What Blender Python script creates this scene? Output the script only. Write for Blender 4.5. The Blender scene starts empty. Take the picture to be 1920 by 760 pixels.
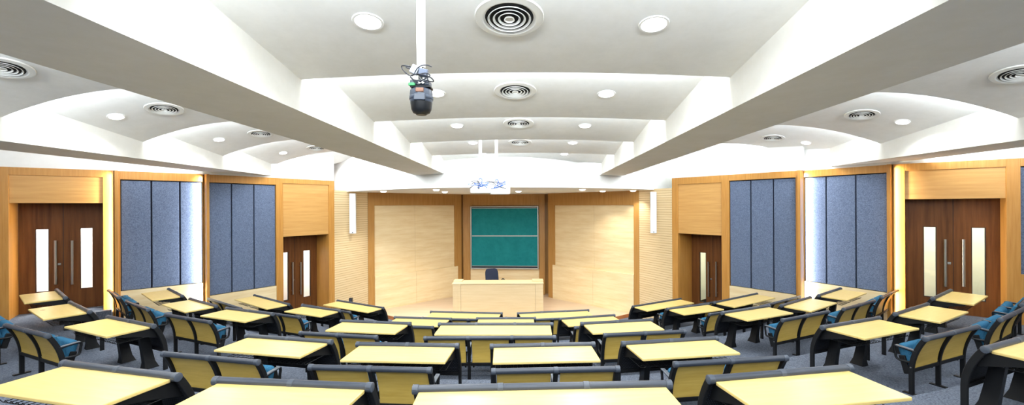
import bpy, bmesh, math, random
from mathutils import Vector, Matrix

random.seed(4)
S = 1.35                 # metres per layout unit
F = 780.0                # focal length in pixels of the 1920 px frame
VX, VY, ROLL = 980.0, 387.0, 0.005
CAM = 3.2                # camera height above the front floor (layout units)
CR, SR = math.cos(ROLL), math.sin(ROLL)
scene = bpy.context.scene
COL = scene.collection

# ------------------------------------------------------------------ layout helpers
def un(x, y):
    u, v = x - VX, y - VY
    return (u * CR - v * SR) / F, (v * CR + u * SR) / F      # X/d , down/d

def at_z(x, y, z):
    """layout point (X, d) seen at pixel (x, y) when it lies at height z relative to the camera"""
    a, b = un(x, y)
    d = -z / b
    return a * d, d

def W(X, d, z=-CAM):
    return Vector((X * S, d * S, (z + CAM) * S))

# ------------------------------------------------------------------ object helpers
def link(name, bm, mat, parent=None, smooth=False, loc=None):
    me = bpy.data.meshes.new(name)
    bm.normal_update()
    if smooth:
        for f in bm.faces: f.smooth = True
        for e in bm.edges:
            if len(e.link_faces) == 2 and e.calc_face_angle(0) > 0.7: e.smooth = False
    bm.to_mesh(me); bm.free()
    if isinstance(mat, (list, tuple)):
        for m in mat: me.materials.append(m)
    else:
        me.materials.append(mat)
    o = bpy.data.objects.new(name, me)
    COL.objects.link(o)
    if parent: o.parent = parent
    if loc is not None: o.location = loc
    return o

def empty(name, loc=(0, 0, 0), rz=0.0):
    o = bpy.data.objects.new(name, None)
    o.empty_display_size = 0.1
    COL.objects.link(o)
    o.location = loc; o.rotation_euler = (0, 0, rz)
    return o

def tag(o, label, cat=None, group=None, kind=None):
    o['label'] = label
    if cat: o['category'] = cat
    if group: o['group'] = group
    if kind: o['kind'] = kind
    return o

def struct(o, label=None):
    o['kind'] = 'structure'
    if label: o['label'] = label
    return o

def dup(root):
    r = root.copy(); COL.objects.link(r)
    for ch in list(root.children):
        c = ch.copy(); COL.objects.link(c); c.parent = r
        for g in list(ch.children):
            d = g.copy(); COL.objects.link(d); d.parent = c
    return r

def box(bm, x0, x1, y0, y1, z0, z1, bev=0.0, seg=2):
    vs = [bm.verts.new(p) for p in ((x0,y0,z0),(x1,y0,z0),(x1,y1,z0),(x0,y1,z0),(x0,y0,z1),(x1,y0,z1),(x1,y1,z1),(x0,y1,z1))]
    fs = [bm.faces.new([vs[i] for i in q]) for q in ((3,2,1,0),(4,5,6,7),(0,1,5,4),(1,2,6,5),(2,3,7,6),(3,0,4,7))]
    if bev > 0:
        es = list({e for f in fs for e in f.edges})
        bmesh.ops.bevel(bm, geom=es, offset=bev, segments=seg, affect='EDGES', profile=0.5)

def prism(bm, pts, axis, a0, a1, bev=0.0):
    """closed 2D outline extruded along an axis: 'x' -> pts are (y,z); 'z' -> (x,y); 'y' -> (x,z)"""
    def mk(p, a):
        return {'x': (a, p[0], p[1]), 'y': (p[0], a, p[1]), 'z': (p[0], p[1], a)}[axis]
    lo = [bm.verts.new(mk(p, a0)) for p in pts]; hi = [bm.verts.new(mk(p, a1)) for p in pts]
    n = len(pts)
    fs = [bm.faces.new(lo[::-1]), bm.faces.new(hi)]
    for i in range(n): fs.append(bm.faces.new((lo[i], lo[(i+1) % n], hi[(i+1) % n], hi[i])))
    bmesh.ops.recalc_face_normals(bm, faces=fs)
    if bev > 0:
        es = list(set(fs[0].edges) | set(fs[1].edges))
        bmesh.ops.bevel(bm, geom=es, offset=bev, segments=2, affect='EDGES', profile=0.5)

def tube(bm, pts, r, seg=8, caps=True):
    pts = [Vector(p) for p in pts]
    rs = r if isinstance(r, (list, tuple)) else [r] * len(pts)
    rings = []; up = Vector((0, 0, 1)); prev = None
    for i, p in enumerate(pts):
        t = (pts[min(i+1, len(pts)-1)] - pts[max(i-1, 0)]).normalized()
        a = prev if prev is not None else (up if abs(t.dot(up)) < 0.9 else Vector((1, 0, 0)))
        n1 = (a - t * a.dot(t)).normalized(); prev = n1; n2 = t.cross(n1)
        rings.append([bm.verts.new(p + rs[i] * (math.cos(2*math.pi*k/seg) * n1 + math.sin(2*math.pi*k/seg) * n2)) for k in range(seg)])
    for A, B in zip(rings, rings[1:]):
        for k in range(seg):
            bm.faces.new((A[k], A[(k+1) % seg], B[(k+1) % seg], B[k]))
    if caps:
        bm.faces.new(rings[0][::-1]); bm.faces.new(rings[-1])

def lathe(bm, prof, seg=32, center=(0, 0, 0), axis='z'):
    """(r, z) profile turned round an axis through center"""
    c = Vector(center); rings = []
    for r, z in prof:
        ring = []
        for k in range(seg):
            a = 2*math.pi*k/seg
            v = (r*math.cos(a), r*math.sin(a), z) if axis == 'z' else (z, r*math.cos(a), r*math.sin(a)) if axis == 'x' else (r*math.cos(a), z, r*math.sin(a))
            ring.append(bm.verts.new(c + Vector(v)))
        rings.append(ring)
    for A, B in zip(rings, rings[1:]):
        for k in range(seg): bm.faces.new((A[k], A[(k+1) % seg], B[(k+1) % seg], B[k]))
    if prof[0][0] > 1e-6 and prof[0] != prof[-1]: pass
    bmesh.ops.remove_doubles(bm, verts=[v for R in rings for v in R], dist=1e-6)
    bmesh.ops.recalc_face_normals(bm, faces=bm.faces[:])

def curve_pts(pts, n=6):
    """Catmull-Rom through points (tuples of any size)"""
    out = []
    P = [Vector(p) for p in pts]
    for i in range(len(P)-1):
        p0, p1, p2, p3 = P[max(i-1, 0)], P[i], P[i+1], P[min(i+2, len(P)-1)]
        for k in range(n):
            t = k / n
            out.append(0.5*((2*p1) + (p2-p0)*t + (2*p0-5*p1+4*p2-p3)*t*t + (3*p1-p0-3*p2+p3)*t**3))
    out.append(P[-1])
    return out

def BM(): return bmesh.new()

# ------------------------------------------------------------------ materials
def lin(c):
    return tuple((v/255/12.92 if v/255 <= 0.04045 else ((v/255+0.055)/1.055)**2.4) for v in c) + (1,)

def base_mat(name, col, rough=0.5, metal=0.0, spec=0.5):
    m = bpy.data.materials.new(name); m.use_nodes = True
    b = m.node_tree.nodes['Principled BSDF']
    b.inputs['Base Color'].default_value = lin(col)
    b.inputs['Roughness'].default_value = rough
    b.inputs['Metallic'].default_value = metal
    b.inputs['Specular IOR Level'].default_value = spec
    return m

def nd(m, t, **kw):
    n = m.node_tree.nodes.new(t)
    for k, v in kw.items(): setattr(n, k, v)
    return n

def lk(m, a, b): m.node_tree.links.new(a, b)

def mapped(m, scale, coord='Object'):
    tc = nd(m, 'ShaderNodeTexCoord'); mp = nd(m, 'ShaderNodeMapping')
    mp.inputs['Scale'].default_value = scale
    lk(m, tc.outputs[coord], mp.inputs['Vector'])
    return mp.outputs['Vector']

def ramp(m, fac, cols):
    r = nd(m, 'ShaderNodeValToRGB')
    while len(r.color_ramp.elements) < len(cols): r.color_ramp.elements.new(0.5)
    for e, (p, c) in zip(r.color_ramp.elements, cols):
        e.position = p; e.color = lin(c)
    lk(m, fac, r.inputs['Fac'])
    return r.outputs['Color']

def wood(name, light, dark, scale, rough=0.45, spec=0.4, lo=0.3, hi=0.72, grooves=None):
    m = base_mat(name, light, rough, 0, spec)
    b = m.node_tree.nodes['Principled BSDF']
    v = mapped(m, scale)
    n = nd(m, 'ShaderNodeTexNoise'); n.inputs['Scale'].default_value = 1.0
    n.inputs['Detail'].default_value = 5; n.inputs['Roughness'].default_value = 0.6
    lk(m, v, n.inputs['Vector'])
    col = ramp(m, n.outputs['Fac'], [(lo, dark), (hi, light)])
    if grooves:
        pitch, width, gcol = grooves
        tc = nd(m, 'ShaderNodeTexCoord'); sp = nd(m, 'ShaderNodeSeparateXYZ')
        lk(m, tc.outputs['Object'], sp.inputs[0])
        d = nd(m, 'ShaderNodeMath', operation='DIVIDE'); d.inputs[1].default_value = pitch
        lk(m, sp.outputs['Z'], d.inputs[0])
        fr = nd(m, 'ShaderNodeMath', operation='FRACT'); lk(m, d.outputs[0], fr.inputs[0])
        lt = nd(m, 'ShaderNodeMath', operation='LESS_THAN'); lt.inputs[1].default_value = width
        lk(m, fr.outputs[0], lt.inputs[0])
        mx = nd(m, 'ShaderNodeMix', data_type='RGBA')
        lk(m, lt.outputs[0], mx.inputs[0]); lk(m, col, mx.inputs[6]); mx.inputs[7].default_value = lin(gcol)
        col = mx.outputs[2]
    lk(m, col, b.inputs['Base Color'])
    return m

def speckle(name, c0, c1, scale, rough=0.95, bump=0.0, lo=0.35, hi=0.65, big=None):
    m = base_mat(name, c0, rough, 0, 0.1)
    b = m.node_tree.nodes['Principled BSDF']
    v = mapped(m, (scale, scale, scale))
    n = nd(m, 'ShaderNodeTexNoise'); n.inputs['Scale'].default_value = 1.0; n.inputs['Detail'].default_value = 4
    n.inputs['Roughness'].default_value = 0.75
    lk(m, v, n.inputs['Vector'])
    col = ramp(m, n.outputs['Fac'], [(lo, c0), (hi, c1)])
    if big:
        v2 = mapped(m, (big,)*3); n2 = nd(m, 'ShaderNodeTexNoise'); n2.inputs['Scale'].default_value = 1.0
        lk(m, v2, n2.inputs['Vector'])
        mx = nd(m, 'ShaderNodeMix', data_type='RGBA', blend_type='OVERLAY'); mx.inputs[0].default_value = 0.35
        lk(m, col, mx.inputs[6]); lk(m, n2.outputs['Color'] if False else n2.outputs['Fac'], mx.inputs[7]); col = mx.outputs[2]
    lk(m, col, b.inputs['Base Color'])
    if bump:
        bp = nd(m, 'ShaderNodeBump'); bp.inputs['Strength'].default_value = bump; bp.inputs['Distance'].default_value = 0.01
        lk(m, n.outputs['Fac'], bp.inputs['Height']); lk(m, bp.outputs['Normal'], b.inputs['Normal'])
    return m

def emit(name, col, strength):
    m = bpy.data.materials.new(name); m.use_nodes = True
    nt = m.node_tree; nt.nodes.remove(nt.nodes['Principled BSDF'])
    e = nt.nodes.new('ShaderNodeEmission'); e.inputs['Color'].default_value = lin(col); e.inputs['Strength'].default_value = strength
    nt.links.new(e.outputs[0], nt.nodes['Material Output'].inputs['Surface'])
    return m

M = {}
M['plaster'] = speckle('white_plaster', (232, 232, 229), (238, 238, 236), 3.0, 0.85, 0.0)
M['beam_plaster'] = speckle('beam_plaster', (224, 222, 214), (230, 228, 222), 2.0, 0.85)
M['frame_wood'] = wood('frame_veneer', (194, 142, 72), (172, 118, 50), (26, 26, 1.2), 0.4)
M['header_wood'] = wood('header_veneer', (204, 158, 94), (186, 137, 74), (1.0, 16, 18), 0.4)
M['stage_frame_wood'] = wood('stage_frame_veneer', (186, 140, 78), (164, 116, 54), (26, 26, 1.2), 0.42)
M['door_wood'] = wood('door_veneer', (120, 73, 35), (84, 49, 20), (14, 14, 0.7), 0.45, 0.2)
M['light_wood'] = wood('pale_maple_panel', (236, 217, 176), (221, 194, 145), (1.0, 8, 8), 0.5)
M['slat_wood'] = wood('pale_slatted_panel', (230, 208, 166), (218, 192, 146), (1.0, 12, 12), 0.5, grooves=(0.085, 0.13, (170, 138, 96)))
M['lectern_wood'] = wood('pale_desk_veneer', (208, 188, 150), (196, 173, 133), (1.0, 12, 14), 0.45)
M['stage_floor'] = wood('stage_boards', (206, 184, 158), (192, 166, 138), (1.2, 10, 10), 0.4)
M['stage_edge'] = wood('stage_edge_veneer', (190, 120, 70), (165, 98, 52), (2, 2, 14), 0.45)
M['desk_wood'] = wood('desk_laminate', (234, 207, 136), (224, 194, 114), (2.4, 26, 26), 0.32, 0.5, 0.2, 0.8)
M['shell_wood'] = wood('chair_shell_laminate', (204, 174, 90), (182, 150, 64), (3.0, 24, 26), 0.38, 0.45, 0.2, 0.8)
M['felt'] = speckle('blue_grey_felt', (62, 74, 96), (120, 132, 156), 60, 1.0, 0.4, 0.3, 0.7)
M['felt_gap'] = base_mat('dark_panel_gap', (24, 28, 46), 0.9)
M['carpet'] = speckle('grey_carpet', (58, 64, 76), (128, 136, 150), 55, 1.0, 0.6, 0.3, 0.72)
M['black_metal'] = base_mat('black_powder_coat', (15, 16, 18), 0.5, 0, 0.35)
M['rail'] = base_mat('charcoal_rail', (54, 60, 71), 0.42)
M['collar'] = base_mat('charcoal_collar', (70, 77, 88), 0.42)
M['blue'] = speckle('blue_upholstery', (36, 88, 118), (64, 116, 148), 120, 0.95, 0.2)
M['arm_pad'] = base_mat('grey_arm_pad', (84, 90, 98), 0.35)
M['steel'] = base_mat('brushed_steel', (176, 176, 172), 0.3, 1.0)
M['alu'] = base_mat('aluminium_trim', (188, 186, 178), 0.4, 0.6)
M['white_paint'] = base_mat('white_enamel', (240, 240, 238), 0.4)
M['vent'] = base_mat('vent_enamel', (226, 225, 220), 0.5)
M['vent_dark'] = base_mat('vent_shade_and_brace', (16, 16, 18), 0.9)
M['board'] = speckle('green_chalkboard', (24, 120, 126), (32, 132, 136), 2.5, 0.55)
M['black_plastic'] = base_mat('black_plastic', (22, 24, 28), 0.4)
M['dark_blue_plastic'] = base_mat('dark_grey_plastic', (58, 66, 80), 0.35)
M['navy'] = speckle('navy_chair_fabric', (36, 42, 58), (54, 60, 78), 120, 0.9)
M['white_plastic'] = base_mat('white_plastic', (236, 238, 240), 0.35)
M['adapter'] = base_mat('pale_adapter', (196, 200, 214), 0.4)
M['adapter_grey'] = base_mat('slate_adapter', (98, 108, 128), 0.45)
M['green'] = base_mat('green_connector', (40, 150, 84), 0.4)
M['cable_dark'] = base_mat('dark_cable', (34, 36, 46), 0.5)
M['cable_blue'] = base_mat('blue_cable', (64, 100, 176), 0.5)
M['amber'] = base_mat('amber_copper', (130, 84, 58), 0.4)
M['corridor_wall'] = base_mat('cream_corridor_paint', (240, 241, 226), 0.8)
M['corridor_wall_l'] = base_mat('white_corridor_paint', (244, 238, 232), 0.8)
M['corridor_floor'] = base_mat('pink_corridor_tile', (226, 190, 168), 0.5)
M['stain'] = base_mat('brown_stain', (176, 138, 72), 0.4)
M['lens'] = emit('downlight_lens', (255, 255, 255), 14.0)
M['lens_small'] = emit('stage_downlight_lens', (255, 250, 240), 9.0)
M['strip'] = emit('cove_strip_lens', (255, 246, 226), 10.0)

def glass_mat():
    m = bpy.data.materials.new('door_glass'); m.use_nodes = True
    nt = m.node_tree; nt.nodes.remove(nt.nodes['Principled BSDF'])
    t = nt.nodes.new('ShaderNodeBsdfTransparent'); t.inputs['Color'].default_value = (0.95, 0.97, 0.96, 1)
    g = nt.nodes.new('ShaderNodeBsdfGlossy'); g.inputs['Roughness'].default_value = 0.03
    mx = nt.nodes.new('ShaderNodeMixShader'); mx.inputs[0].default_value = 0.06
    nt.links.new(t.outputs[0], mx.inputs[1]); nt.links.new(g.outputs[0], mx.inputs[2])
    nt.links.new(mx.outputs[0], nt.nodes['Material Output'].inputs['Surface'])
    return m
M['glass'] = glass_mat()

def perforated():
    m = base_mat('perforated_black_sheet', (13, 14, 16), 0.55, 0, 0.3)
    b = m.node_tree.nodes['Principled BSDF']
    tc = nd(m, 'ShaderNodeTexCoord'); sp = nd(m, 'ShaderNodeSeparateXYZ'); lk(m, tc.outputs['Object'], sp.inputs[0])
    pitch = 0.022
    rz = nd(m, 'ShaderNodeMath', operation='DIVIDE'); rz.inputs[1].default_value = pitch*0.87; lk(m, sp.outputs['Z'], rz.inputs[0])
    row = nd(m, 'ShaderNodeMath', operation='FLOOR'); lk(m, rz.outputs[0], row.inputs[0])
    half = nd(m, 'ShaderNodeMath', operation='MULTIPLY'); half.inputs[1].default_value = 0.5; lk(m, row.outputs[0], half.inputs[0])
    rx = nd(m, 'ShaderNodeMath', operation='DIVIDE'); rx.inputs[1].default_value = pitch; lk(m, sp.outputs['X'], rx.inputs[0])
    ax = nd(m, 'ShaderNodeMath', operation='ADD'); lk(m, rx.outputs[0], ax.inputs[0]); lk(m, half.outputs[0], ax.inputs[1])
    cb = nd(m, 'ShaderNodeCombineXYZ')
    for src, k in ((ax, 0), (rz, 1)):
        f = nd(m, 'ShaderNodeMath', operation='FRACT'); lk(m, src.outputs[0], f.inputs[0])
        s = nd(m, 'ShaderNodeMath', operation='SUBTRACT'); s.inputs[1].default_value = 0.5; lk(m, f.outputs[0], s.inputs[0])
        lk(m, s.outputs[0], cb.inputs[k])
    ln = nd(m, 'ShaderNodeVectorMath', operation='LENGTH'); lk(m, cb.outputs[0], ln.inputs[0])
    lt = nd(m, 'ShaderNodeMath', operation='LESS_THAN'); lt.inputs[1].default_value = 0.27; lk(m, ln.outputs['Value'], lt.inputs[0])
    mx = nd(m, 'ShaderNodeMix', data_type='RGBA'); lk(m, lt.outputs[0], mx.inputs[0])
    mx.inputs[6].default_value = lin((13, 14, 16)); mx.inputs[7].default_value = lin((54, 58, 68))
    lk(m, mx.outputs[2], b.inputs['Base Color'])
    return m
M['perforated'] = perforated()

# ------------------------------------------------------------------ camera
cd = bpy.data.cameras.new('camera'); cam = bpy.data.objects.new('camera', cd); COL.objects.link(cam)
cd.sensor_fit = 'HORIZONTAL'; cd.sensor_width = 36; cd.lens = 36 * F / 1920
cd.shift_x = -(VX - 960) / 1920; cd.shift_y = (VY - 380) / 1920
cd.clip_start = 0.05; cd.clip_end = 200
cam.matrix_world = Matrix.Translation(W(0, 0, 0)) @ Matrix.Rotation(math.radians(90), 4, 'X') @ Matrix.Rotation(-ROLL, 4, 'Z')
scene.camera = cam

# ------------------------------------------------------------------ floors: concentric tiers
AC = (-0.30, 15.0)                      # centre of the curved rows
ROWR = {'A': 12.56, 'B': 11.01, 'C': 9.57, 'D': 8.05, 'E': 6.58}
RAILZ = {'A': -1.026, 'B': -1.305, 'C': -1.519, 'D': -1.862, 'E': -2.145}
TH = 0.555                              # desk rail height above its tier
FLOORZ = {k: v - TH for k, v in RAILZ.items()}
STAGEZ = -3.1

def arc_slab(name, r_out, r_in, ztop, zbot, mat, a0=-118, a1=118, n=90):
    bm = BM(); rows = []
    for i in range(n + 1):
        a = math.radians(a0 + (a1 - a0) * i / n)
        def pt(r, z): return bm.verts.new(W(AC[0] + r*math.sin(a), AC[1] - r*math.cos(a), z))
        rows.append((pt(r_out, ztop), pt(r_in, ztop), pt(r_in, zbot), pt(r_out, zbot)))
    for A, B in zip(rows, rows[1:]):
        for k in range(4): bm.faces.new((A[k], B[k], B[(k+1) % 4], A[(k+1) % 4]))
    bm.faces.new(rows[0]); bm.faces.new(rows[-1][::-1])
    bmesh.ops.recalc_face_normals(bm, faces=bm.faces[:])
    return link(name, bm, mat)

edges_r = {k: ROWR[k] - 0.47 for k in ROWR}
rear = 13.75
struct(arc_slab('floor_rear_tier', 19.0, rear, -1.30, -3.4, M['carpet']), 'grey carpeted tier behind the rear desks')
prev = rear
for k, nm in (('A', 'rear'), ('B', 'second'), ('C', 'third'), ('D', 'fourth'), ('E', 'lowest')):
    struct(arc_slab('floor_step_' + nm, prev + 0.02, edges_r[k], FLOORZ[k], -3.4, M['carpet']), 'grey carpeted step under a row of desks')
    prev = edges_r[k]
bm = BM()
box(bm, -9*S, 9*S, 6*S, 19*S, -0.15, 0.0)
struct(link('floor', bm, M['carpet']), 'grey carpet floor below the stage')

# stage
bm = BM()
out = []
for i in range(25):
    t = -1 + 2*i/24
    X = -0.45 + 3.75*t
    out.append((X*S, (12.15 - 1.55*(1 - t*t))*S))
out += [(4.3*S, 12.3*S), (4.3*S, 16.0*S), (-5.3*S, 16.0*S), (-5.3*S, 12.3*S)]
prism(bm, out, 'z', 0.0, (STAGEZ + CAM)*S)
bm.faces.ensure_lookup_table()
for f in bm.faces: f.material_index = 0 if abs(f.normal.z) > 0.5 else 1
struct(link('floor_stage', bm, [M['stage_floor'], M['stage_edge']]), 'low pinkish wooden stage with a curved brown edge')

# ------------------------------------------------------------------ side walls
class Wall:
    """a straight run of wall; s along it, t>0 away from the room, z up (layout units)"""
    def __init__(self, p0, p1):
        self.p0 = Vector(p0); self.p1 = Vector(p1)
        self.e = (self.p1 - self.p0).normalized()
        self.L = (self.p1 - self.p0).length
        n = Vector((-self.e.y, self.e.x))
        mid = Vector((-0.5, 8.0)) - self.p0
        self.n = n if n.dot(mid) < 0 else -n            # outward
        ang = math.atan2(self.e.y, self.e.x)
        self.flip = Vector((-self.e.y, self.e.x)).dot(self.n) < 0
        self.mat = Matrix.Translation(W(self.p0.x, self.p0.y)) @ Matrix.Rotation(ang, 4, 'Z')
    def s(self, px, t=0.0, py=400):
        a = un(px, py)[0]
        q = self.p0 + self.n * t
        # q + e*s lies on X = a*d
        den = self.e.x - a * self.e.y
        return (a * q.y - q.x) / den
    def d(self, px, t=0.0):
        s = self.s(px, t); return (self.p0 + self.n*t + self.e*s).y
    def z(self, px, py, t=0.0):
        return -un(px, py)[1] * self.d(px, t)
    def loc(self, s, t, z):
        return (s*S, (-t if self.flip else t)*S, (z + CAM)*S)
    def box(self, bm, s0, s1, t0, t1, z0, z1, bev=0.0):
        y0, y1 = sorted(((-t0 if self.flip else t0)*S, (-t1 if self.flip else t1)*S))
        box(bm, min(s0, s1)*S, max(s0, s1)*S, y0, y1, (z0+CAM)*S, (z1+CAM)*S, bev)
    def place(self, o, s=0, t=0, z=-CAM):
        l = Vector(self.loc(s, t, z)); o.matrix_world = self.mat @ Matrix.Translation(l)
        return o
    def world(self, s, t, z):
        return self.mat @ Vector(self.loc(s, t, z))
    def outv(self):
        return Vector((self.n.x, self.n.y, 0))

FT = 0.70          # top of the wood frames above the camera
TOPZ = 1.32
BOT = -3.38

L1 = Wall(at_z(0, 312.6, FT), at_z(213, 320, FT))
L2 = Wall(at_z(214.5, 320.5, FT), at_z(381, 327, FT))
L3 = Wall(at_z(384, 327, FT), at_z(627, 339.5, FT))
R3 = Wall(at_z(1260, 334.5, FT), at_z(1503, 319.5, FT))
R2 = Wall(at_z(1506, 320.5, FT), at_z(1673, 308.5, FT))
R1 = Wall(at_z(1675, 308.3, FT), at_z(1920, 296.5, FT))

def wallpart(w, name, mat, boxes, parent=None, bev=0.0):
    bm = BM()
    for b in boxes: w.box(bm, *b, bev)
    o = link(name, bm, mat)
    if parent is None: o.matrix_world = w.mat.copy()
    else: o.parent = parent
    return o

trim_no = [0]
def trim(w, boxes, label, mat='frame_wood', bev=0.004):
    trim_no[0] += 1
    return struct(wallpart(w, 'trim_%d' % trim_no[0], M[mat], boxes, bev=bev), label)

LED = []          # (wall, s, t, z0, z1) strips that really hang behind the frame edges
def panel_set(w, splits, jambs, ytop, ybot, pxref, side, where, names, overhang):
    """felt panels in a wood frame; splits are pixel x of panel borders; jambs the frame's outer pixels"""
    zt = w.z(pxref, ytop); zb = w.z(pxref, ybot)
    sa, sb = w.s(jambs[0]), w.s(jambs[1])
    pa, pb = w.s(splits[0]), w.s(splits[-1])
    trim(w, [(sa, pa, 0, .10, BOT, FT), (pb, sb, 0, .10, BOT, FT), (pa, pb, 0, .10, zt, FT)], 'tall wood frame round the felt panels %s' % where)
    trim(w, [(pa, pb, .005, .09, BOT, zb - .012)], 'pale wood dado below the felt panels %s' % where, 'light_wood', 0)
    trim(w, [(pa, pb, .075, .10, zb - .012, zt)], 'dark backing board behind the felt panels %s' % where, 'felt_gap', 0)
    for i in range(len(splits) - 1):
        s0, s1 = w.s(splits[i]) + .013, w.s(splits[i+1]) - .013
        bm = BM(); w.box(bm, s0, s1, .03, .075, zb, zt - .018, .006)
        o = link('acoustic_panel', bm, M['felt']); o.matrix_world = w.mat.copy()
        tag(o, names[i], 'wall panel', 'blue grey felt wall panels')

panel_set(L2, (225.5, 284, 337.5, 380), (214.5, 381), 336.5, 546, 225, 'left', 'left of the white light strip',
          ['blue-grey felt wall panel directly right of the big left-hand double door',
           'middle blue-grey felt panel in the left set beside the bright light strip',
           'left-wall felt panel washed white by a light strip along its right edge'], 0)
L3a = L3
panel_set(L3a, (391, 435.5, 477.5, 518), (384, 530), 342, 555, 391, 'left', 'next to the small left door',
          ['felt panel just right of the bright vertical light strip on the left wall',
           'middle one of three darker felt panels beside the small left-hand door',
           'blue-grey felt panel touching the wood frame of the small left-hand door'], 0)
panel_set(R3, (1367, 1406.5, 1449, 1492), (1353, 1503), 333, 553, 1491, 'right', 'next to the small right door',
          ['blue-grey felt panel touching the wood frame of the small right-hand door',
           'middle one of three felt panels beside the small right-hand door',
           'felt panel just left of the bright vertical light strip on the right wall'], 0)
panel_set(R2, (1507, 1547.5, 1603, 1663), (1506, 1673), 323.5, 549, 1663, 'right', 'right of the white light strip',
          ['right-wall felt panel washed white by a light strip along its left edge',
           'middle felt panel between the bright light strip and the big right-hand double door',
           'felt panel directly left of the big right-hand double door'], 0)
# a further frame with one panel at the picture's right edge
zt, zb = R1.z(1915, 312), R1.z(1915, 515)
s0, s1 = R1.s(1914), R1.L + 1.0
trim(R1, [(s0, s1, 0, .1, zt, FT), (s0, s1, 0.0, .1, BOT, zb)], 'wood frame with a dark panel beyond the big right door')
bm = BM(); R1.box(bm, s0, s1, .03, .075, zb, zt - .012, .006)
o = link('acoustic_panel', bm, M['felt']); o.matrix_world = R1.mat.copy()
tag(o, 'sliver of dark felt panel beyond the big right-hand door at the picture edge', 'wall panel', 'blue grey felt wall panels')

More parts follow.
